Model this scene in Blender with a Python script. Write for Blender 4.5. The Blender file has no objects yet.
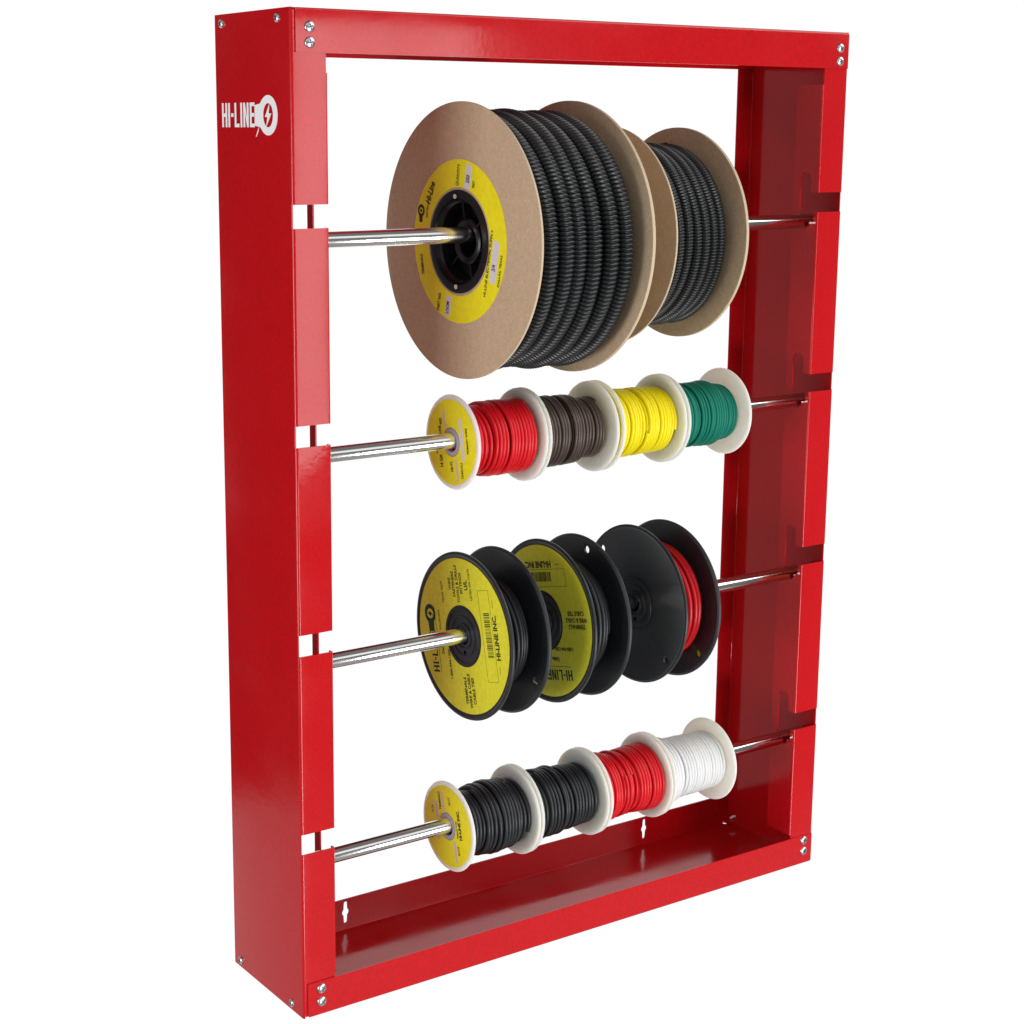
import bpy, bmesh, math, random
from mathutils import Vector, Matrix
sc = bpy.context.scene
C = bpy.data.collections.new('photo'); sc.collection.children.link(C)
PI = math.pi

# ------------------------------------------------------------------ camera
cam = bpy.data.objects.new('camera', bpy.data.cameras.new('camera'))
C.objects.link(cam); sc.camera = cam
cam.location = (-0.64105, -1.15487, 0.71148)
cam.rotation_euler = (1.37276, -0.00255, -0.5887)
cam.data.sensor_width = 36; cam.data.lens = 1752.23 / 1024 * 36
cam.data.shift_x = (512 - 438.48) / 1024; cam.data.shift_y = (482.66 - 512) / 1024
cam.data.clip_start = 0.01; cam.data.clip_end = 100

W, D, H, T = 0.5781, 0.1233, 0.800, 0.0013

# ------------------------------------------------------------------ materials
def speckle(m, scale, amt, rvar=0):
    nt = m.node_tree; b = nt.nodes['Principled BSDF']
    tc = nt.nodes.new('ShaderNodeTexCoord'); n = nt.nodes.new('ShaderNodeTexNoise'); n.inputs['Scale'].default_value = scale; n.inputs['Detail'].default_value = 3
    nt.links.new(tc.outputs['Object'], n.inputs['Vector'])
    hs = nt.nodes.new('ShaderNodeHueSaturation'); mr = nt.nodes.new('ShaderNodeMapRange')
    for i, q in enumerate((.3, .7, 1 - amt, 1 + amt)): mr.inputs[i + 1].default_value = q
    nt.links.new(n.outputs['Fac'], mr.inputs[0]); nt.links.new(mr.outputs[0], hs.inputs['Value'])
    l = b.inputs['Base Color'].links
    if l: nt.links.new(l[0].from_socket, hs.inputs['Color'])
    else: hs.inputs['Color'].default_value = b.inputs['Base Color'].default_value
    nt.links.new(hs.outputs[0], b.inputs['Base Color'])
    if rvar:
        n3 = nt.nodes.new('ShaderNodeTexNoise'); n3.inputs['Scale'].default_value = 9; n3.inputs['Detail'].default_value = 6; nt.links.new(tc.outputs['Object'], n3.inputs['Vector'])
        m2 = nt.nodes.new('ShaderNodeMapRange'); r0 = b.inputs['Roughness'].default_value
        for i, q in enumerate((.35, .7, r0 * .7, r0 + rvar)): m2.inputs[i + 1].default_value = q
        nt.links.new(n3.outputs['Fac'], m2.inputs[0]); nt.links.new(m2.outputs[0], b.inputs['Roughness'])
def mat(name, col, rough=.5, metal=0, spec=.5, coat=0, sss=0, sssr=(.01, .008, .006), noise=0, nscale=200, bump=0, bscale=400, trans=0):
    m = bpy.data.materials.new(name); m.use_nodes = True
    nt = m.node_tree; b = nt.nodes['Principled BSDF']
    b.inputs['Base Color'].default_value = (*col, 1)
    b.inputs['Roughness'].default_value = rough
    b.inputs['Metallic'].default_value = metal
    b.inputs['Specular IOR Level'].default_value = spec
    b.inputs['Coat Weight'].default_value = coat
    b.inputs['Coat Roughness'].default_value = .05
    if sss:
        b.inputs['Subsurface Weight'].default_value = sss
        b.inputs['Subsurface Radius'].default_value = sssr
        b.inputs['Subsurface Scale'].default_value = 1.0
    tc = nt.nodes.new('ShaderNodeTexCoord')
    if noise:
        n = nt.nodes.new('ShaderNodeTexNoise'); n.inputs['Scale'].default_value = nscale; n.inputs['Detail'].default_value = 5
        nt.links.new(tc.outputs['Object'], n.inputs['Vector'])
        mx = nt.nodes.new('ShaderNodeMix'); mx.data_type = 'RGBA'
        mx.inputs['A'].default_value = (*[c * (1 - noise) for c in col], 1)
        mx.inputs['B'].default_value = (*[min(1, c * (1 + noise)) for c in col], 1)
        nt.links.new(n.outputs['Fac'], mx.inputs['Factor']); nt.links.new(mx.outputs['Result'], b.inputs['Base Color'])
    if bump:
        n2 = nt.nodes.new('ShaderNodeTexNoise'); n2.inputs['Scale'].default_value = bscale; n2.inputs['Detail'].default_value = 2
        nt.links.new(tc.outputs['Object'], n2.inputs['Vector'])
        bp = nt.nodes.new('ShaderNodeBump'); bp.inputs['Strength'].default_value = bump; bp.inputs['Distance'].default_value = .0005
        nt.links.new(n2.outputs['Fac'], bp.inputs['Height']); nt.links.new(bp.outputs['Normal'], b.inputs['Normal'])
    return m

M = {
 'paint': mat('glossy_red_paint', (.52, .0062, .010), .09, spec=.42, noise=.04, nscale=30, bump=.06, bscale=190),
 'print_white': mat('white_print', (.93, .93, .95), .4),
 'zinc': mat('zinc_screw', (.62, .64, .68), .28, metal=1),
 'slot_dark': mat('screw_recess', (.05, .05, .055), .5),
 'chrome': mat('chrome', (.93, .93, .92), .12, metal=1),
 'card': mat('kraft_cardboard', (.58, .435, .285), .85, spec=.2, noise=.14, nscale=160, bump=.25, bscale=700),
 'card_edge': mat('cut_cardboard_edge', (.60, .48, .34), .9, spec=.2, noise=.2, nscale=900),
 'black_pl': mat('black_plastic', (.020, .023, .028), .42, spec=.45, bump=.06, bscale=300),
 'hub_pl': mat('black_hub_plastic', (.007, .008, .009), .30, spec=.4),
 'loom': mat('black_loom_plastic', (.009, .010, .011), .36, spec=.5),
 'yellow': mat('yellow_label_paper', (.93, .84, .010), .45, spec=.3, noise=.04, nscale=120),
 'olive': mat('yellow_green_label_paper', (.80, .80, .03), .45, spec=.3, noise=.05, nscale=120),
 'ink': mat('black_ink', (.03, .035, .02), .5, spec=.2),
 'ink_dim': mat('faded_ink', (.22, .17, .02), .5, spec=.2),
 'ink_green': mat('dark_green_ink', (.012, .05, .02), .5, spec=.2),
 'sticker': mat('white_sticker', (.72, .70, .74), .5, spec=.3),
 'sticker_pink': mat('pale_pink_strip', (.72, .56, .50), .5, spec=.3),
 'white_pl': mat('natural_white_plastic', (.93, .88, .74), .36, spec=.4, sss=.85, sssr=(.020, .016, .011), noise=.03, nscale=40),
 'hub_grey': mat('grey_hub_sleeve', (.42, .38, .44), .45),
 'w_red': mat('red_wire', (.70, .006, .014), .36, spec=.4),
 'w_redk': mat('red_cable', (.58, .006, .012), .33, spec=.45),
 'w_brown': mat('brown_wire', (.075, .048, .038), .38, spec=.5),
 'w_yellow': mat('yellow_wire', (.92, .78, .003), .45, spec=.35),
 'w_green': mat('green_wire', (.0, .19, .125), .5, spec=.28),
 'w_black': mat('black_wire', (.012, .013, .016), .42, spec=.5),
 'w_white': mat('white_wire', (.80, .80, .80), .42, spec=.35),
}

speckle(M['paint'], 420, .09, .12)
speckle(M['card'], 520, .10)
speckle(M['white_pl'], 60, .04, .1)
speckle(M['chrome'], 60, .02, .10)
speckle(M['black_pl'], 300, .2, .12)
speckle(M['yellow'], 260, .05)
speckle(M['olive'], 260, .07)

# ------------------------------------------------------------------ helpers
def tag(o, label=None, cat=None, group=None, kind=None):
    if label: o['label'] = label
    if cat: o['category'] = cat
    if group: o['group'] = group
    if kind: o['kind'] = kind
    return o
def empty(name, loc=(0, 0, 0)):
    o = bpy.data.objects.new(name, None); o.empty_display_size = .02
    C.objects.link(o); o.location = loc; return o
def link(name, me, m, parent=None, smooth=None, loc=None):
    o = bpy.data.objects.new(name, me); C.objects.link(o)
    if m is not None:
        me.materials.clear()
        for mm in (m if isinstance(m, (list, tuple)) else [m]): me.materials.append(mm)
    if smooth is not None:
        for p in me.polygons: p.use_smooth = True
        if smooth < 179: me.set_sharp_from_angle(angle=math.radians(smooth))
    if parent: o.parent = parent
    if loc: o.location = loc
    return o
def bm_link(name, bm, m, parent=None, smooth=None, loc=None):
    bmesh.ops.recalc_face_normals(bm, faces=bm.faces)
    me = bpy.data.meshes.new(name); bm.to_mesh(me); bm.free()
    return link(name, me, m, parent, smooth, loc)
def prism(bm, pts, axis, a0, a1):
    """extrude a closed 2D outline along an axis; pts are the other two coordinates in x,y,z order"""
    def P(p, a):
        if axis == 0: return (a, p[0], p[1])
        if axis == 1: return (p[0], a, p[1])
        return (p[0], p[1], a)
    v0 = [bm.verts.new(P(p, a0)) for p in pts]; v1 = [bm.verts.new(P(p, a1)) for p in pts]
    n = len(pts)
    bm.faces.new(v0); bm.faces.new(v1[::-1])
    for i in range(n): bm.faces.new((v0[i], v1[i], v1[(i + 1) % n], v0[(i + 1) % n]))
def box(bm, x0, x1, y0, y1, z0, z1): prism(bm, [(x0, y0), (x1, y0), (x1, y1), (x0, y1)], 2, z0, z1)
def arc(cx, cy, r, a0, a1, n=8):
    return [(cx + r * math.cos(math.radians(a0 + (a1 - a0) * i / n)), cy + r * math.sin(math.radians(a0 + (a1 - a0) * i / n))) for i in range(n + 1)]
def round_poly(pts, rads, n=6):
    out = []
    for i, p in enumerate(pts):
        r = rads[i]
        if r <= 0: out.append(p); continue
        p = Vector(p); a = Vector(pts[i - 1]) - p; b = Vector(pts[(i + 1) % len(pts)]) - p
        a.normalize(); b.normalize()
        ang = a.angle(b); t = r / math.tan(ang / 2)
        c = p + (a + b).normalized() * (r / math.sin(ang / 2))
        s = p + a * t - c; e = p + b * t - c
        a0 = math.atan2(s.y, s.x); a1 = math.atan2(e.y, e.x); d = (a1 - a0 + PI) % (2 * PI) - PI
        for k in range(n + 1):
            q = a0 + d * k / n; out.append((c.x + r * math.cos(q), c.y + r * math.sin(q)))
    return out
def boolean(o, bm_cut, op='DIFFERENCE'):
    bmesh.ops.recalc_face_normals(bm_cut, faces=bm_cut.faces)
    me = bpy.data.meshes.new('cut'); bm_cut.to_mesh(me); bm_cut.free()
    c = bpy.data.objects.new('cut', me); C.objects.link(c)
    par = o.parent; o.parent = None
    md = o.modifiers.new('b', 'BOOLEAN'); md.operation = op; md.solver = 'EXACT'; md.object = c; md.use_self = True
    dg = bpy.context.evaluated_depsgraph_get(); dg.update()
    new = bpy.data.meshes.new_from_object(o.evaluated_get(dg))
    o.modifiers.clear(); o.parent = par; old = o.data; o.data = new; bpy.data.meshes.remove(old)
    bpy.data.objects.remove(c); bpy.data.meshes.remove(me)
    return o
def sharpen(o, ang=30):
    for p in o.data.polygons: p.use_smooth = True
    o.data.set_sharp_from_angle(angle=math.radians(ang))
def lathe_bm(bm, prof, seg=96, closed=True):
    """revolve (x, r) profile about the X axis"""
    rings = []
    for x, r in prof:
        rings.append([bm.verts.new((x, r * math.cos(2 * PI * k / seg), r * math.sin(2 * PI * k / seg))) for k in range(seg)])
    n = len(prof)
    for i in range(n if closed else n - 1):
        a, b = rings[i], rings[(i + 1) % n]
        for k in range(seg): bm.faces.new((a[k], a[(k + 1) % seg], b[(k + 1) % seg], b[k]))
def lathe(name, prof, m, parent, seg=96, smooth=28, loc=None):
    bm = bmesh.new(); lathe_bm(bm, prof, seg); return bm_link(name, bm, m, parent, smooth, loc)
def annulus(name, r0, r1, x, th, m, parent, seg=96):
    return lathe(name, [(x, r0), (x, r1), (x + th, r1), (x + th, r0)], m, parent, seg)

# ------------------------------------------------------------------ the rack
NOTCH = [(.6396, .6573), (.4735, .4902), (.3072, .3246), (.1422, .1593)]
RY = .0165; RR = .0065
RODZ = [(.62923, .63095), (.46208, .46382), (.29403, .29633), (.12769, .13046)]
def rodz(i, x): a, b = RODZ[i]; return a + (b - a) * x / W
FS, GS, LIP = .0300, .0200, .0313

rack = tag(empty('spool_rack', (W / 2, D / 2, 0)), 'open red sheet metal rack holding four chrome rods of wire spools', 'rack')
off = Matrix.Translation((-W / 2, -D / 2, 0))

def side_panel(flip, zr_at):
    # C section with a return lip, outline in x,y (left side), sheet thickness T
    t = T; r = .0022
    outer = [(GS, D), (0, D), (0, 0), (FS + .0012, 0), (FS + .0012, LIP)]
    inner = [(FS + .0012 - t, LIP), (FS + .0012 - t, t), (t, t), (t, D - t), (GS, D - t)]
    pts = round_poly(outer + inner, [0, r, r, .0015, 0, 0, .0004, .0009, .0009, 0])
    if flip: pts = [(W - x, y) for x, y in pts]
    X = (lambda a: W - a) if flip else (lambda a: a)
    bm = bmesh.new(); prism(bm, pts, 2, 0, H)
    o = bm_link('side_panel', bm, M['paint'])
    for i, (z0, z1) in enumerate(NOTCH):
        c = bmesh.new(); a, b = sorted((X(-.01), X(.05))); box(c, a, b, -.01, .0020, z0, z1); boolean(o, c)
        c = bmesh.new(); a, b = sorted((X(T + .0004), X(.05))); box(c, a, b, -.011, .0222, z0, z1); boolean(o, c)
        zb = rodz(i, zr_at) - RR - .0001; zt = z1 + .0185
        c = bmesh.new(); s = arc(.0160, zb + .0067, .0067, 180, 360, 12) + arc(.0160, zt - .0067, .0067, 0, 180, 12)
        a, b = sorted((X(FS - .008), X(.05))); prism(c, s, 0, a, b); boolean(o, c)
        c = bmesh.new(); box(c, a, b, .0050, .0224, zb + .0067, z0 + .002); boolean(o, c)
    # flanges are cut back where the top and bottom channels run through
    for z0, z1 in ((H - .0026, H + .01), (-.01, .0026)):
        c = bmesh.new(); a, b = sorted((X(T + .0004), X(.05))); box(c, a, b, -.02, D + .02, z0, z1); boolean(o, c)
    # the lip and its bend stop short of both ends
    for z0, z1 in ((.7535, .81), (-.01, .0335)):
        c = bmesh.new(); a, b = sorted((X(FS - .0003), X(.05))); box(c, a, b, -.02, .05, z0, z1); boolean(o, c)
        c = bmesh.new(); a, b = sorted((X(FS - .006), X(.05))); box(c, a, b, T + .0003, .05, z0, z1); boolean(o, c)
    o.data.transform(off); o.parent = rack; sharpen(o); return o
left = side_panel(False, .03); right = side_panel(True, W - .03)

def channel(top):
    t = T; hf = .0320 if top else .0299; hb = .0297 if top else .0306
    yb = D - T - .0003
    outer = [(-t - .0001, hf), (-t - .0001, 0), (yb, 0), (yb, hb)]
    inner = [(yb - t, hb), (yb - t, t), (-.0001, t), (-.0001, hf)]
    pts = round_poly(outer + inner, [0, .0020, .0020, 0, 0, .0008, .0008, 0])
    if top: pts = [(y, H - z - .0001) for y, z in pts]
    else: pts = [(y, z + .0001) for y, z in pts]
    Z = (lambda a: H - a) if top else (lambda a: a)
    bm = bmesh.new(); prism(bm, pts, 0, .0036, W - .0018)
    o = bm_link('top_panel' if top else 'bottom_panel', bm, M['paint'])
    # back flange and web stop inside the side panels at the right end
    for xx, s in ((.0036, 1), (W - .0018, -1)):
        k = .0030
        c = bmesh.new()
        prism(c, [(xx - s * .001, Z(-.001)), (xx + s * k, Z(-.001)), (xx - s * .001, Z(k))], 1, -.01, .002); boolean(o, c)
        c = bmesh.new()
        a, b = sorted((xx - s * .01, (T + .0004) if s > 0 else (W - T - .0004))); z0, z1 = sorted((Z(-.01), Z(.05)))
        if s < 0: box(c, a, b, .0005, D + .01, z0, z1); boolean(o, c)
        else: c.free()
    if not top:
        for kx in (.1115, .4632):
            zc = .0180; s = arc(kx, zc, .0036, -52, 52, 6) + [(kx + .0019, zc + .0085)] + arc(kx, zc + .0085, .0019, 20, 160, 5) + arc(kx, zc, .0036, 128, 232, 6) + arc(kx, zc - .0085, .0019, 200, 340, 5)
            c = bmesh.new(); prism(c, s, 1, D - .01, D + .01); boolean(o, c)
        c = bmesh.new(); s = arc(W - .0075, D - .0065, .0026, 0, 345, 14); prism(c, s, 2, -.01, .01); boolean(o, c)
    o.data.transform(off); o.parent = rack; sharpen(o); return o
topc = channel(True); botc = channel(False)

def screw(pos, n, rot=0, r=.0042):
    """pan head with a cross recess; n is the outward direction"""
    bm = bmesh.new(); prof = [(0, .0001), (0, r), (.0006, r), (.0013, r * .86), (.0018, r * .6), (.0020, r * .3), (.0020, .0001)]
    lathe_bm(bm, prof, 24, closed=False)
    me_o = bm_link('screw', bm, M['zinc'], rack, 60)
    q = Vector(n).to_track_quat('X', 'Z'); me_o.rotation_mode = 'QUATERNION'; me_o.rotation_quaternion = q @ Matrix.Rotation(rot, 4, 'X').to_quaternion()
    me_o.location = Vector(pos) - Vector((W / 2, D / 2, 0))
    bm = bmesh.new()
    box(bm, .0017, .00215, -r * .55, r * .55, -.00045, .00045); box(bm, .00171, .00214, -.00045, .00045, -r * .55, r * .55)
    rc = bm_link('cross_recess', bm, M['slot_dark'], me_o)
    return me_o
rnd = random.Random(4)
for x, z in ((.0152, .7862), (.0152, .7750), (.5655, .7858), (.5657, .7743), (.0163, .0236), (.0163, .0121), (.5650, .0250), (.5655, .0138)):
    screw((x, -T - .0001, z), (0, -1, 0), rnd.uniform(0, 1.5))
for y, z in ((.1097, .7930), (.0195, .7930), (.1100, .0062), (.0195, .0062)):
    screw((0, y, z), (-1, 0, 0), rnd.uniform(0, 1.5), .0034)
    screw((W, y, z), (1, 0, 0), rnd.uniform(0, 1.5), .0034)
    # threaded ends reaching inside
    if z < .1:
        bm = bmesh.new(); lathe_bm(bm, [(0, .0001), (0, .0012), (.0002, .0017)] + [(.0004 + .0005 * k, .0017 if k % 2 else .0013) for k in range(12)] + [(.0068, .0001)], 12, closed=False)
        e = bm_link('screw_tip', bm, M['zinc'], rack, 60); e.rotation_euler = (0, 0, PI); e.location = (W / 2 - T, y - .002 - D / 2, z + .004)

# block letters and the emblem -------------------------------------------------
def strokes(word, h, w, gap, s):
    """condensed block capitals as rectangles/parallelograms, returns polygons and total width"""
    P = []; x = 0
    for ch in word:
        if ch == 'H': P += [[(0, 0), (s, 0), (s, h), (0, h)], [(w - s, 0), (w, 0), (w, h), (w - s, h)], [(s, h / 2 - s / 2), (w - s, h / 2 - s / 2), (w - s, h / 2 + s / 2), (s, h / 2 + s / 2)]]; adv = w
        elif ch == 'I': P += [[(0, 0), (s, 0), (s, h), (0, h)]]; adv = s
        elif ch == '-': P += [[(0, h / 2 - s * .5), (w * .45, h / 2 - s * .5), (w * .45, h / 2 + s * .5), (0, h / 2 + s * .5)]]; adv = w * .45
        elif ch == 'L': P += [[(0, 0), (w * .9, 0), (w * .9, s), (s, s), (s, h), (0, h)]]; adv = w * .9
        elif ch == 'N': P += [[(0, 0), (s, 0), (s, h), (0, h)], [(w - s, 0), (w, 0), (w, h), (w - s, h)], [(s, h), (s, h * .62), (w - s, 0), (w - s, h * .38)]]; adv = w
        elif ch == 'E': P += [[(0, 0), (w * .9, 0), (w * .9, s), (s, s), (s, h / 2 - s / 2), (w * .8, h / 2 - s / 2), (w * .8, h / 2 + s / 2), (s, h / 2 + s / 2), (s, h - s), (w * .9, h - s), (w * .9, h), (0, h)]]; adv = w * .9
        else: adv = w * .5
        n0 = sum(1 for q in P if not hasattr(q, 'done'))
        for k in range(len(P)):
            if not isinstance(P[k], tuple): P[k] = tuple((px + x, py) for px, py in P[k])
        x += adv + gap
    return P, x - gap
def emblem(r, neck, hh):
    """thick ring with a bolt inside and a neck towards -x; centred on 0,0"""
    polys = []; n = 40; ri = r * .60; ex = .86
    for k in range(n):
        a0 = 2 * PI * k / n; a1 = 2 * PI * (k + 1) / n
        polys.append(((ri * ex * math.cos(a0), ri * math.sin(a0)), (r * math.cos(a0), r * math.sin(a0)), (r * math.cos(a1), r * math.sin(a1)), (ri * ex * math.cos(a1), ri * math.sin(a1))))
    polys.append(((-neck, -hh * .5), (-r * .60, -r * .80), (-r * .62, r * .80), (-neck, hh * .42)) if False else ((-neck, -hh), (-r * .86, -hh * 1.15), (-r * .56, -r * .83), (-r * .62, 0), (-r * .56, r * .83), (-r * .86, hh * 1.15), (-neck, hh)))
    polys.append(((r * .16, r * .60), (-r * .34, -r * .08), (-r * .02, -r * .04)))
    polys.append(((r * .16, r * .60), (-r * .02, -r * .04), (r * .06, r * .06)))
    polys.append(((-r * .24, -r * .62), (r * .34, r * .08), (r * .02, r * .04)))
    polys.append(((-r * .24, -r * .62), (r * .02, r * .04), (-r * .06, -r * .06)))
    polys.append(((-r * .34, -r * .08), (-r * .06, -r * .10), (r * .06, r * .10), (r * .0, r * .04)))
    polys.append(((r * .34, r * .08), (r * .06, r * .10), (-r * .06, -r * .10), (r * .0, -r * .04)))
    return polys
def print_mesh(name, polys, m, parent, place, th=.00012, plane='yz'):
    """flat print: polygons in (right, up) metres -> thin sheet facing -X; place maps 2D->2D"""
    bm = bmesh.new()
    for lay, p in enumerate(polys):
        v = [place(*q) for q in p]
        ar = sum(v[i - 1][0] * v[i][1] - v[i][0] * v[i - 1][1] for i in range(len(v)))
        if abs(ar) < 1e-12: continue
        if ar < 0: v = v[::-1]
        h = th + lay * 1.2e-6
        a = [bm.verts.new((-h, -q[0], q[1])) for q in v]; b = [bm.verts.new((0, -q[0], q[1])) for q in v]
        try:
            bm.faces.new(a)
            for i in range(len(v)): bm.faces.new((a[i - 1], a[i], b[i], b[i - 1]))
        except ValueError: pass
    me = bpy.data.meshes.new(name); bm.to_mesh(me); bm.free()
    return link(name, me, m, parent)
def rotated(th, cx=0, cy=0):
    c, s = math.cos(math.radians(th)), math.sin(math.radians(th))
    return lambda x, y: (cx + x * c - y * s, cy + x * s + y * c)

# logo on the left side panel (right = -y, up = z)
P, w = strokes('HI-LINE', .0185, .0082, .0018,   .0027)
k = .0545 / w
lg = [tuple((x * k, y) for x, y in p) for p in P]
em = [tuple((x + .0760, y + .0088) for x, y in p) for p in emblem(.0149, .0215, .0076)]
tail = [((.0560, -.0070), (.0570, -.0072), (.0605, -.0030), (.0612, .0005))]
o = print_mesh('printed_logo', lg + em + tail, M['print_white'], left, lambda a, b: (a, b))
o.location = (-.00005 - W / 2, .1118 - D / 2, .7140)
tag(o, 'white printed lettering and bolt emblem on red side panel')

# ------------------------------------------------------------------ rods
rod_lab = ['chrome rod through the two large cardboard reels, highest rod of the rack',
           'chrome rod carrying the red, brown, yellow and green wire spools',
           'chrome rod carrying the three black plastic cable reels',
           'chrome rod carrying two black, one red and one white wire spool, lowest rod']
for i in range(4):
    bm = bmesh.new(); L = W - 2 * T - .002
    lathe_bm(bm, [(0, .0001), (0, RR - .0006), (.0006, RR), (L - .0006, RR), (L, RR - .0006), (L, .0001)], 48, closed=False)
    za, zb = RODZ[i]
    o = bm_link('rod', bm, M['chrome'], None, 50); o.location = (T + .001, RY, za)
    o.rotation_euler = (0, -math.atan2(zb - za, W), 0)
    tag(o, rod_lab[i], 'rod', 'chrome rods across the rack')

# ------------------------------------------------------------------ coils
def tube(bm, path, rad, sides):
    """path: list of (pos, radial, axial) frames with radius list"""
    prev = None; first = None
    for (p, e1, e2), r in zip(path, rad):
        ring = [bm.verts.new(p + e1 * (r * math.cos(2 * PI * k / sides)) + e2 * (r * math.sin(2 * PI * k / sides))) for k in range(sides)]
        if prev:
            for k in range(sides): bm.faces.new((prev[k], prev[(k + 1) % sides], ring[(k + 1) % sides], ring[k]))
        else: first = ring
        prev = ring
    bm.faces.new(first); bm.faces.new(prev[::-1])
def coil_path(xs, rf, wr, rng, seg, phase=0, wob=.12):
    """xs: x position of every full turn"""
    n = len(xs) - 1; fr = []
    jr = [rng.uniform(-1, 1) * wr * wob for _ in range(n * 3 + 3)]; jx = [rng.uniform(-1, 1) * wr * wob for _ in range(n * 3 + 3)]
    def sm(a, t): i = int(t); f = t - i; f = f * f * (3 - 2 * f); return a[min(i, len(a) - 1)] * (1 - f) + a[min(i + 1, len(a) - 1)] * f
    for k in range(n * seg + 1):
        t = k / seg; i = min(int(t), n - 1); f = t - i
        # turns lie nearly flat and step across over part of the turn
        g = min(1, max(0, (f - .15) / .7)); x = xs[i] * (1 - f) * .5 + xs[i + 1] * f * .5 + .5 * (xs[i] * (1 - g) + xs[i + 1] * g)
        x += sm(jx, t * 3); r = rf(x) - wr + sm(jr, t * 3)
        a = 2 * PI * t + phase
        e = Vector((0, math.cos(a), math.sin(a)))
        fr.append((Vector((x, 0, 0)) + e * r, e, Vector((1, 0, 0))))
    return fr
def make_turns(x0, x1, wr, rng, gaps, sq=1.0):
    xs = [x0 + wr]; g = sorted(gaps)
    while xs[-1] < x1 - wr:
        st = 2 * wr * rng.uniform(.97, 1.05) * sq
        for q in g:
            if xs[-1] <= q < xs[-1] + st: st += wr * 1.1
        xs.append(xs[-1] + st)
    f = (x1 - x0 - 2 * wr) / (xs[-1] - xs[0])
    return [xs[0] + (x - xs[0]) * f for x in xs]
def wire_coil(parent, m, x0, x1, rf, wr, seed, gaps=(), seg=72, sides=10, name='wire_coil', over=()):
    rng = random.Random(seed); bm = bmesh.new()
    base = rf((x0 + x1) / 2)
    xs = make_turns(x0 + wr, x1 - wr, wr, rng, ())
    p = coil_path(xs, lambda x: rf(x) - 1.7 * wr, wr, rng, seg, 1.0); tube(bm, p, [wr] * len(p), sides)
    xs = make_turns(x0, x1, wr, rng, gaps)
    p = coil_path(xs, rf, wr, rng, seg, rng.uniform(0, 6), .26); tube(bm, p, [wr] * len(p), sides)
    for a, b in over:                # a further part layer wound over the last one
        xa, xb = x0 + (x1 - x0) * a, x0 + (x1 - x0) * b
        xs = make_turns(xa, xb, wr, rng, [xa + (xb - xa) * rng.uniform(.3, .7)])
        p = coil_path(xs, lambda x: rf(x) + 1.55 * wr, wr, rng, seg, rng.uniform(0, 6), .24); tube(bm, p, [wr] * len(p), sides)
    # solid body of the deeper layers
    N = 24; prof = [(x0 + (x1 - x0) * i / N, max(.008, rf(x0 + (x1 - x0) * i / N) - 3.3 * wr)) for i in range(N + 1)]
    lathe_bm(bm, [(x0, .0078)] + prof + [(x1, .0078)], 48, closed=True)
    return bm_link(name, bm, m, parent, 50)
def loom_coil(parent, x0, x1, rf, tr, pitch, rib, seed, sides=14):
    rng = random.Random(seed); bm = bmesh.new()
    for lay in range(2):
        xs = [x0 + tr]
        while xs[-1] < x1 - tr: xs.append(xs[-1] + pitch * rng.uniform(.95, 1.05))
        f = (x1 - x0 - 2 * tr) / (xs[-1] - xs[0]); xs = [xs[0] + (x - xs[0]) * f for x in xs]
        if lay == 0: xs = [x + (pitch * .5 if x < x1 - tr - pitch * .4 else 0) for x in xs]; rr = lambda x: rf(x) - 1.45 * tr
        else: rr = rf
        circ = 2 * PI * rf((x0 + x1) / 2); nr = int(circ / rib); per = 6 if lay else 4
        p = coil_path(xs, rr, tr, rng, nr * per, rng.uniform(0, 6), .22)
        prof = [1, 1, .97, .82, .80, .90] if lay else [1, 1, .86, .86]
        tube(bm, p, [tr * prof[i % per] for i in range(len(p))], sides if lay else 8)
    lathe_bm(bm, [(x0, .041), (x0, rf(x0) - 3.0 * tr), (x1, rf(x1) - 3.0 * tr), (x1, .041)], 64)
    return bm_link('loom_coil', bm, M['loom'], parent, 60)

# ------------------------------------------------------------------ text on labels
def text(parts, txt, x, y, size, rot, align='CENTER', bold=0, sx=1):
    parts.append((txt, x, y, size, rot, align, bold, sx))
def build_text(name, parts, m, parent, x):
    bm = bmesh.new()
    for (txt, tx, ty, size, rot, align, bold, sx) in parts:
        cu = bpy.data.curves.new('t', 'FONT'); cu.body = txt; cu.size = 1; cu.align_x = align; cu.align_y = 'CENTER'; cu.resolution_u = 2
        cu.offset = bold
        ob = bpy.data.objects.new('t', cu); C.objects.link(ob)
        dg = bpy.context.evaluated_depsgraph_get(); dg.update()
        me = bpy.data.meshes.new_from_object(ob.evaluated_get(dg))
        c, s = math.cos(math.radians(rot)), math.sin(math.radians(rot))
        b2 = bmesh.new(); b2.from_mesh(me)
        for v in b2.verts:
            px, py = v.co.x * size * sx, v.co.y * size
            a, b = tx + px * c - py * s, ty + px * s + py * c
            v.co = Vector((0, -a, b))
        b2.to_mesh(me); b2.free(); bm.from_mesh(me)
        bpy.data.objects.remove(ob); bpy.data.curves.remove(cu); bpy.data.meshes.remove(me)
    me = bpy.data.meshes.new(name); bm.to_mesh(me); bm.free()
    o = link(name, me, m, parent); o.location = (x, 0, 0); return o
def rect(x0, y0, x1, y1): return ((x0, y0), (x1, y0), (x1, y1), (x0, y1))
mm = .001

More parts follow.
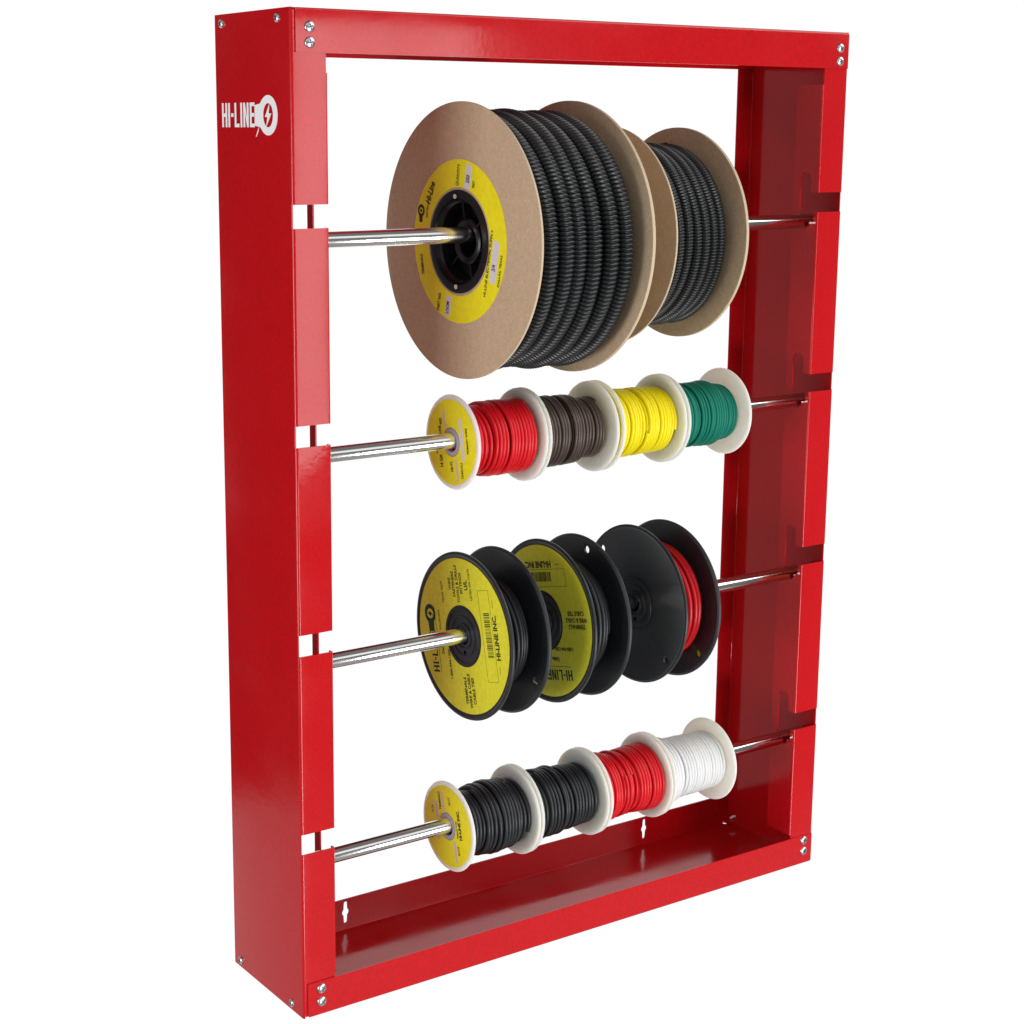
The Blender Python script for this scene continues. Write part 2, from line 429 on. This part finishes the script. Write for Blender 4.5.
# ------------------------------------------------------------------ large cardboard reels of corrugated loom
def card_flange(parent, x0, r, face_hole=.0405, th=.0030):
    bm = bmesh.new(); lathe_bm(bm, [(x0, face_hole), (x0, r - .0003), (x0 + .0003, r), (x0 + th - .0003, r), (x0 + th, r - .0003), (x0 + th, face_hole)], 128)
    o = bm_link('flange', bm, [M['card'], M['card_edge']], parent, 25)
    for p in o.data.polygons:
        c = p.center
        if math.hypot(c.y, c.z) > r - .0006: p.material_index = 1
    return o
def hub(parent, x0, L, bore, s=1):
    """deep black moulded hub, opening towards -x at x0"""
    R = .0402
    bm = bmesh.new()
    lathe_bm(bm, [(x0 - .0012, R + .0012), (x0 - .0016, R), (x0 - .0014, .0345), (x0 + .002, .0335), (x0 + .004, .0315), (x0 + .016, .0290), (x0 + .016, .0190), (x0 + .008, .0185), (x0 + .007, .0170), (x0 + .008, bore + .0006), (x0 + .009, bore),
                  (x0 + L - .016, bore), (x0 + L - .014, .0165), (x0 + L - .030, .0170), (x0 + L - .030, .0290), (x0 + L - .004, .0315), (x0 + L + .0014, .0345), (x0 + L + .0016, R), (x0 + L + .0012, R + .0012), (x0 + L - .004, R - .0005), (x0 + .004, R - .0005)], 96)
    for k in range(6):
        a = k * PI / 3 + .3; e = Vector((0, math.cos(a), math.sin(a))); f = Vector((0, -math.sin(a), math.cos(a)))
        for xa, xb in ((x0 + .008, x0 + .017), (x0 + L - .031, x0 + L - .006)):
            vs = []
            for xx in (xa, xb):
                for rr, ff in ((.0180, -.0009), (.0306, -.0009), (.0306, .0009), (.0180, .0009)): vs.append(bm.verts.new(Vector((xx, 0, 0)) + e * rr + f * ff))
            for q in ((0, 1, 2, 3), (7, 6, 5, 4), (0, 4, 5, 1), (1, 5, 6, 2), (2, 6, 7, 3), (3, 7, 4, 0)): bm.faces.new([vs[j] for j in q])
    h = bm_link('hub', bm, M['hub_pl'], parent, 30)
    for ang in (96, 267):
        b = bmesh.new(); lathe_bm(b, [(0, .0001), (0, .0019), (.0008, .0019), (.0008, .0001)], 16, closed=False)
        a = math.radians(ang); p = bm_link('rivet', b, M['sticker_pink'], h, 60); p.location = (x0 - .0020, -.0362 * math.cos(a), .0362 * math.sin(a))
    return h
def emblem_ring(cx, cy, r, th):
    q = rotated(th, cx, cy); return [tuple(q(*v) for v in p) for p in emblem(r, r * 1.9, r * .42)]

def big_reel(x0, x1, r, r2, rod_i, label, coil, face_label=True):
    bore = .0122; zc = rodz(rod_i, (x0 + x1) / 2) - (bore - RR)
    root = tag(empty('cable_reel', ((x0 + x1) / 2, RY, zc)), label, 'cable reel', 'cardboard reels of corrugated loom')
    xo = (x1 - x0) / 2
    card_flange(root, -xo, r, th=.0020); card_flange(root, xo - .003, r2)
    hub(root, -xo, x1 - x0, bore)
    coil(root, -xo + .003, xo - .003)
    lb = annulus('label', .0435, .0655, -xo - .0003, .00025, M['yellow'], root)
    X = -xo - .0004; t = 80
    ps = []
    R_ = lambda u, v: rotated(t)(u * mm, v * mm)
    for q in ((43.2, -7.5, 62.8, .5), (-63, 1.8, -46, 9.2), (-21.5, -55.5, 12.0, -47.0)):
        st = print_mesh('white_sticker', [tuple(rotated(80)(*(u * mm for u in p)) for p in rect(*q))], M['sticker'], lb, lambda a, b: (a, b), .00008)
        st.location = (X + .0001, 0, 0)
    T_ = []
    def tx(s, a, b, sz, rot=80, al='CENTER', bold=0, sx=1): text(T_, s, a * mm, b * mm, sz * 1.55 * mm, rot, al, bold + .02, sx * .66)
    tx('QUANTITY', -1.2, 53, 3.4); tx('250', 12.6, 50, 4.2, bold=.01); tx('FEET', 20.6, 46, 2.8)
    tx('Hi-Line', -41, 38, 6.4, 66, bold=.01); tx('ELECTRICAL', -45.5, 24, 2.4, 80)
    tx('TERMINALS', -53, -21, 3.2, 102, bold=.01); tx('PART NO.', -28, -50, 3.4, 78, bold=.01); tx('LOOM', -15.5, -54, 3.4, 82, bold=.01)
    tx('HI-LINE ELECTRICAL SUPPLY', 41.6, -15, 2.7, 79, sx=1.55); tx('DALLAS, TEXAS', 57.2, -20, 2.4, 80, sx=1.5); tx('3/4', 48.6, -18, 4, 80)
    build_text('printed_text', T_, M['ink'], lb, X - .00012)
    em_ = print_mesh('emblem', emblem_ring(-54.9 * mm, 22.9 * mm, 5.0 * mm, 85), M['ink'], lb, lambda a, b: (a, b), .00006); em_.location = (X, 0, 0)
    return root
def coilA(root, x0, x1): loom_coil(root, x0, x1, lambda x: .1035 + .0030 * (x - x0) / (x1 - x0), .0080, .0160, .0037, 3)
def coilB(root, x0, x1):
    loom_coil(root, x0, x1, lambda x: .0785 - .001 * ((x - x0) / (x1 - x0)) + .0010 * math.sin(x * 260), .0052, .0100, .0027, 8)
big_reel(.1612, .2722, .1106, .1122, 0, 'large cardboard reel of thick black corrugated loom, yellow ring label facing out', coilA)
big_reel(.3115, .3925, .0915, .0905, 0, 'smaller cardboard reel of thin black corrugated loom behind the large one', coilB)

# ------------------------------------------------------------------ small white wire spools
def small_spool(x0, x1, rod_i, colour, label, rf, wr, seed, gaps, lab_kind=0, R=.0394, over=()):
    bore = .0080; zc = rodz(rod_i, (x0 + x1) / 2) - (bore - RR) + .0004
    zc = rodz(rod_i, (x0 + x1) / 2) - (bore - RR)
    root = tag(empty('wire_spool', ((x0 + x1) / 2, RY, zc)), label, 'wire spool', 'small white spools of wire')
    root.rotation_euler = ((seed * 1.7) % 6.28 if not lab_kind else 0, 0, 0)
    xo = (x1 - x0) / 2; th = .0026
    for s in (-1, 1):
        a = s * xo
        prof = [(a, bore), (a, R - .0030), (a, R - .0016), (a - s * .0006, R - .0004), (a - s * .0013, R), (a - s * .0022, R - .0004), (a - s * .0028, R - .0016), (a - s * th, R - .004), (a - s * .0020, .012), (a - s * .0020, bore)]
        lathe('flange', prof if s > 0 else prof[::-1], M['white_pl'], root, 96, 40)
    lathe('hub', [(-xo - .0006, bore), (-xo - .0009, bore + .0012), (-xo - .0008, .0112), (-xo + .0002, .0116), (-xo + .0024, .0116), (-xo + .0026, .0135), (xo - .0026, .0135), (xo - .0024, .0116), (xo - .0002, .0116), (xo + .0008, .0112), (xo + .0009, bore + .0012), (xo + .0006, bore)], M['hub_grey'], root, 64, 40)
    L = x1 - x0 - 2 * th
    wire_coil(root, colour, -xo + th, xo - th, lambda x: rf((x + xo - th) / L), wr, seed, [-xo + th + g * L for g in gaps], over=over)
    lb = annulus('label', .0122, .0354, -xo - .00025, .0002, M['yellow'], root, 72)
    X = -xo - .00026
    def strips(name, qs, m, rot, th_=.00006):
        o = print_mesh(name, [tuple(rotated(rot)(*(u * mm for u in p)) for p in rect(*q)) for q in qs], m, lb, lambda a, b: (a, b), th_); o.location = (X, 0, 0)
    T_ = []; 
    def tx(s, u, v, sz, rot, bold=0, sx=1): 
        a, b = rotated(rot)(u * mm, v * mm); text(T_, s, a, b, sz * 1.45 * mm, rot, 'CENTER', bold + .02, sx * .7)
    if lab_kind == 2:
        rot = 104; strips('pale_strip', ((13, -7.5 + 8, 30, -5 + 8.5), (-31, -9.5, -12, -6), (7, 12, 22, 16)), M['sticker_pink'], rot)
        strips('round_mark', ((-12, 15, -8, 19),), M['sticker_pink'], rot, .00007)
        tx('HI-LINE INC.', 2, -19, 3.6, rot, .03, 1.25); tx('PRIMARY WIRE', -2, -14.5, 2.2, rot); tx('TERMINALS', 22, 7, 3, rot, .01); tx('100 FT.', 22, -8, 2.6, rot); tx('BLACK', -20, -13, 2.6, rot); tx('14 GA', 14, 20, 2.6, rot)
    else:
        rot = 100; strips('white_strip', ((-16, -17.5, 18.5, -13.0),), M['sticker'], rot)
        strips('pale_strip', ((-33, -6.0, -14, -3.2), (12, 6.0, 28, 8.6)), M['sticker_pink'], rot)
        tx('HI-LINE', 9, 15, 3.2, rot, .02); tx('WIRE & CABLE', -2, 22, 2.2, rot); tx('PRIMARY WIRE', 0, -23, 2.6, rot, .01, 1.2); tx('100 FT.', -20, 2.5, 3, rot, .02); tx('14 GA', -15, 17, 4, rot, .02); tx('TERMINALS', -24, -12, 2.6, rot); tx('RED', 18, 13, 3, rot, .02)
    build_text('printed_text', T_, M['ink'], lb, X - .00014)
    return root
small_spool(.1548, .2256, 1, M['w_red'], 'white spool of red wire with yellow label, front of the second rod', lambda t: .0296 + .0010 * t + .0006 * math.sin(t * 3.0) - .0018, .00165, 1, (.18, .30, .62), 1, over=((0, .17), (.31, 1)))
small_spool(.2270, .3012, 1, M['w_brown'], 'white spool of dark brown wire between the red and yellow spools', lambda t: .0272 + .0016 * math.sin(min(1, t * 1.4) * 3.1) - .0008, .00160, 2, (.42, .66, .78), over=((.04, .40), (.44, .70)))
small_spool(.3056, .3772, 1, M['w_yellow'], 'white spool of yellow wire between the brown and green spools', lambda t: .0280 + .0006 * math.sin(t * 5) - .0010, .00165, 3, (.45,), over=((0, .44), (.47, 1)))
small_spool(.3792, .4537, 1, M['w_green'], 'white spool of green wire, nearest the right side of the second rod', lambda t: .0288 - .0016 * t + .0007 * math.sin(t * 11) - .0012, .00160, 5, (.20, .5), over=((.03, .22), (.29, .74)))
small_spool(.1524, .2238, 3, M['w_black'], 'white spool of black wire with yellow label, front of the lowest rod', lambda t: .0270 + .0014 * math.sin(t * 2.6) + .0006 * math.sin(t * 14), .00195, 11, (.32, .6), 2, over=((.27, .86),))
small_spool(.2252, .2998, 3, M['w_black'], 'white spool of black wire between another black and a red spool', lambda t: .0282 + .0006 * math.sin(t * 12), .00180, 12, (.25, .55), over=((.18, .52),))
small_spool(.3014, .3738, 3, M['w_red'], 'white spool of red wire between black and white wire on lowest rod', lambda t: .0292 + .0007 * math.sin(t * 8) - .0012, .00165, 13, (.30, .50), over=((0, .28), (.34, .50), (.55, 1)))
small_spool(.3756, .4519, 3, M['w_white'], 'white spool of white wire, nearest the right end of the lowest rod', lambda t: .0285 - .0012 * t, .00165, 14, (.28,), 0, .0392, over=((.02, .24),))

# ------------------------------------------------------------------ black plastic cable reels
def drill(o, angs, rad, hr, x):
    for a in angs:
        c = bmesh.new(); a = math.radians(a); y, z = -rad * math.cos(a), rad * math.sin(a)
        prism(c, [(y + hr * math.cos(2 * PI * k / 20), z + hr * math.sin(2 * PI * k / 20)) for k in range(20)], 0, x - .01, x + .01)
        boolean(o, c)
def black_reel(x0, x1, label, coilm, rf, wr, seed, gaps, rot, hole, lab):
    bore = .0074; R = .0720; zc = rodz(2, (x0 + x1) / 2) - (bore - RR)
    root = tag(empty('cable_reel', ((x0 + x1) / 2, RY, zc)), label, 'cable reel', 'black plastic reels of cable')
    xo = (x1 - x0) / 2; th = .0020
    for s in (-1, 1):
        a = s * xo
        prof = [(a, bore), (a, .0100), (a + s * .0010, .0102), (a + s * .0010, .0112), (a, .0114), (a, .0165), (a + s * .0007, .0167), (a + s * .0007, .0175), (a, .0177),
                (a, .0230), (a + s * .0008, .0232), (a + s * .0008, .0242), (a, .0245), (a, R - .0040), (a + s * .0002, R - .0036), (a + s * .0008, R - .0022), (a + s * .0004, R - .0004), (a - s * .0006, R), (a - s * .0018, R - .0004), (a - s * .0026, R - .0020), (a - s * th, R - .0032), (a - s * th, .03), (a - s * th, bore)]
        f = lathe('flange', prof if s > 0 else prof[::-1], M['black_pl'], root, 128, 35)
        drill(f, (hole, hole + 180), .0618, .0034, a)
        drill(f, (280,), .0140, .0019, a)
        sharpen(f, 35)
    lathe('hub', [(-xo + th, bore + .0002), (-xo + th, .0250), (xo - th, .0250), (xo - th, bore + .0002)], M['hub_pl'], root, 64, 40)
    L = x1 - x0 - 2 * th
    wire_coil(root, coilm, -xo + th, xo - th, lambda x: rf((x + xo - th) / L), wr, seed, [-xo + th + g * L for g in gaps], 90, 12, 'cable_coil')
    side = -1 if lab else 1
    X = side * (xo + .0002)
    lb = annulus('label', .0265, .0665, X - .0001, .0002, M['olive'], root, 128)
    if not lab: return root
    X -= .00012
    q = rotated(rot)
    def dr(name, polys, m, th_=.00006):
        o = print_mesh(name, [tuple(q(a * mm, b * mm) for a, b in p) for p in polys], m, lb, lambda a, b: (a, b), th_); o.location = (X, 0, 0); return o
    P, w = strokes('HI-LINE', 9.2, 4.9, 1.1, 1.5)
    k = 35.5 / w
    P = [tuple((x * k - 31.5, y + 42.6) for x, y in p) for p in P]
    E = [tuple((x + 19.4, y + 47.2) for x, y in p) for p in emblem(8.3, 15.5, 3.9)]
    dr('logo', P + E, M['ink_green'])
    lw = .28; bx = (-38.1, -45, 38.6, -29.5)
    lines = [rect(bx[0], bx[1], bx[2], bx[1] + lw), rect(bx[0], bx[3] - lw, bx[2], bx[3]), rect(bx[0], bx[1] + lw, bx[0] + lw, bx[3] - lw), rect(bx[2] - lw, bx[1] + lw, bx[2], bx[3] - lw),
             rect(-31.5, -49.2, -24.5, -48.7), rect(23.5, -49.2, 30.5, -48.7), rect(-31.5, 39.6, 27, 40.0)]
    rng = random.Random(7); x = -17.5
    while x < 19.5:
        bw = rng.choice((.35, .35, .6, .9)); lines.append(rect(x, -42.5, x + bw, -34.2)); x += bw + rng.choice((.4, .5, .9))
    dr('printed_lines', lines, M['ink'])
    T_ = []
    def tx(s, u, v, sz, bold=0, sx=1, al='CENTER'):
        a, b = q(u * mm, v * mm); text(T_, s, a, b, sz * 1.2 * mm, rot, al, bold + .02, sx * .86)
    tx('HI-LINE INC.', -1, -49.4, 6.2, .025, 1.06)
    tx('WIRE', 45, 11, 4.2, .01); tx('FASTENERS', 44.5, 5.4, 4.2, .01); tx('TOOLS & DRILLS', 44.5, -.4, 4.2, .01); tx('FITTINGS', 45, -6, 4.2, .01); tx('U/L', 43, -13.2, 5.6, .02); tx('LISTED 600 VOLTS', 43.5, -19.4, 3.2)
    tx('TERMINALS', -46.5, 5.0, 4.4, .012); tx('WIRE & CABLE', -46.5, -.6, 4.4, .012); tx('CABLE TIES', -46.5, -6.4, 4.4, .012)
    tx('1-800-944-1200', -24.5, 24.4, 3.9, .01); tx('TEXAS 75229', 38, 23.6, 3.2); tx('Dallas, TX', -7, 33.4, 4.0, .01); tx('972-247-6200', 14, 33.4, 3.0)
    build_text('printed_text', T_, M['ink'], lb, X - .00010)
    return root
hump = lambda lo, hi, c, s: (lambda t: lo + (hi - lo) * math.exp(-((t - c) / s) ** 2))
black_reel(.1676, .2061, 'black plastic reel of black cable, front of its rod, yellow label facing out', M['w_black'], hump(.038, .0505, .55, .55), .0021, 21, (.5,), 103, -31, True)
black_reel(.2530, .2919, 'black plastic reel of black cable with yellow label upside down, middle of three', M['w_black'], hump(.042, .0560, .45, .5), .0024, 22, (.6,), 193, 80, True)
black_reel(.3537, .3933, 'black plastic reel of red cable with no label on its front', M['w_redk'], hump(.046, .0530, .72, .4), .0023, 23, (.70,), 0, -42.5, False)

# ------------------------------------------------------------------ studio surroundings and lamps
w = bpy.data.worlds.new('World'); sc.world = w; w.use_nodes = True
nt = w.node_tree; nt.nodes.clear()
N = nt.nodes.new; Lk = nt.links.new
out = N('ShaderNodeOutputWorld'); bg = N('ShaderNodeBackground'); Lk(bg.outputs[0], out.inputs[0])
tc = N('ShaderNodeTexCoord'); sep = N('ShaderNodeSeparateXYZ'); Lk(tc.outputs['Generated'], sep.inputs[0])
def math_n(op, a, b=None):
    n = N('ShaderNodeMath'); n.operation = op
    for i, v in enumerate((a, b)):
        if v is None: continue
        if hasattr(v, 'links'): Lk(v, n.inputs[i])
        else: n.inputs[i].default_value = v
    return n.outputs[0]
def ramp(v, a, b, c, d):
    n = N('ShaderNodeMapRange'); n.interpolation_type = 'SMOOTHSTEP'; Lk(v, n.inputs[0])
    for i, q in enumerate((a, b, c, d)): n.inputs[i + 1].default_value = q
    return n.outputs[0]
EL = sep.outputs[2]
az = math_n('ARCTAN2', sep.outputs[0], sep.outputs[1])           # 0 = +Y, towards +X
daz = math_n('ABSOLUTE', math_n('SUBTRACT', az, math.radians(40)))
BACK = math_n('MULTIPLY', ramp(daz, math.radians(50), math.radians(56), 1, 0), ramp(EL, .60, .68, 1, 0))        # the white backdrop
FLOOR = ramp(sep.outputs[2], -.372, -.362, 1, 0)                  # pale studio floor
FRONT = ramp(math_n('ABSOLUTE', az), math.radians(95), math.radians(110), 0, 1)
ADD_BAND = math_n('MULTIPLY', FRONT, math_n('MULTIPLY', ramp(EL, .30, .38, 0, 1), ramp(EL, .66, .74, 1, 0)))   # bright band added in front for the rods' upper halves to reflect
SIDE = math_n('MULTIPLY', ramp(az, math.radians(-43), math.radians(-38), 1, 0), ramp(az, math.radians(-100), math.radians(-80), 0, 1))   # grey patch added at the left for the inner red faces to reflect
FL_L = math_n('MULTIPLY', ramp(az, math.radians(-12), math.radians(-6), 1, 0), ramp(az, math.radians(-90), math.radians(-70), 0, 1))
def mixv(a, b, f): return math_n('ADD', math_n('MULTIPLY', a, math_n('SUBTRACT', 1, f)), math_n('MULTIPLY', b, f))
wall = mixv(mixv(.02, .15, FRONT), .40, SIDE)
flr = mixv(.28, .52, FL_L)
FLRR = math_n('MULTIPLY', ramp(az, math.radians(92), math.radians(98), 0, 1), ramp(az, math.radians(150), math.radians(158), 1, 0))  # brighter floor sector added at front right, lightens the rods' lower halves
flr = mixv(flr, .40, FLRR)
ADD_PATCH_R = math_n('MULTIPLY', math_n('MULTIPLY', ramp(az, math.radians(88), math.radians(94), 0, 1), ramp(az, math.radians(138), math.radians(146), 1, 0)), math_n('MULTIPLY', ramp(EL, .16, .22, 0, 1), ramp(EL, .70, .78, 1, 0)))   # brighter patch added high at the right to lighten the rods
val = mixv(mixv(wall, flr, FLOOR), .90, ADD_BAND)
val = mixv(val, 3.0, ADD_PATCH_R)
val = mixv(val, 1.02, BACK)
cmb = N('ShaderNodeCombineColor')
for i in range(3): Lk(val, cmb.inputs[i])
Lk(cmb.outputs[0], bg.inputs[0]); bg.inputs[1].default_value = 1.0
w.cycles.sampling_method = 'MANUAL'; w.cycles.sample_map_resolution = 1024

def area(name, loc, target, sx, sy, L, col=(1, 1, 1)):
    l = bpy.data.lights.new(name, 'AREA'); l.shape = 'RECTANGLE'; l.size = sx; l.size_y = sy
    l.energy = L * PI * sx * sy; l.color = col
    o = bpy.data.objects.new(name, l); C.objects.link(o); o.location = loc
    o.rotation_euler = (Vector(target) - Vector(loc)).to_track_quat('-Z', 'Y').to_euler(); return o
area('softbox_front', (1.15, -2.0, .58), (1.15, 0, .58), .84, 1.1, 4.3)
area('added_low_fill', (.36, -2.6, -.62), (.33, 0, .50), .85, 1.1, 15.5)  # added fill for the front faces, low enough to leave the tray shaded
area('softbox_side', (-1.9, -.27, .24), (.1, 0, .42), 1.0, 1.0, 6.8)

# ------------------------------------------------------------------ render settings
vs = sc.view_settings; vs.view_transform = 'Standard'; vs.look = 'None'; vs.exposure = 0; vs.gamma = 1; vs.use_curve_mapping = False
sc.render.engine = 'CYCLES'
sc.cycles.max_bounces = 8; sc.cycles.glossy_bounces = 5
sc.render.resolution_x = 1024; sc.render.resolution_y = 1024
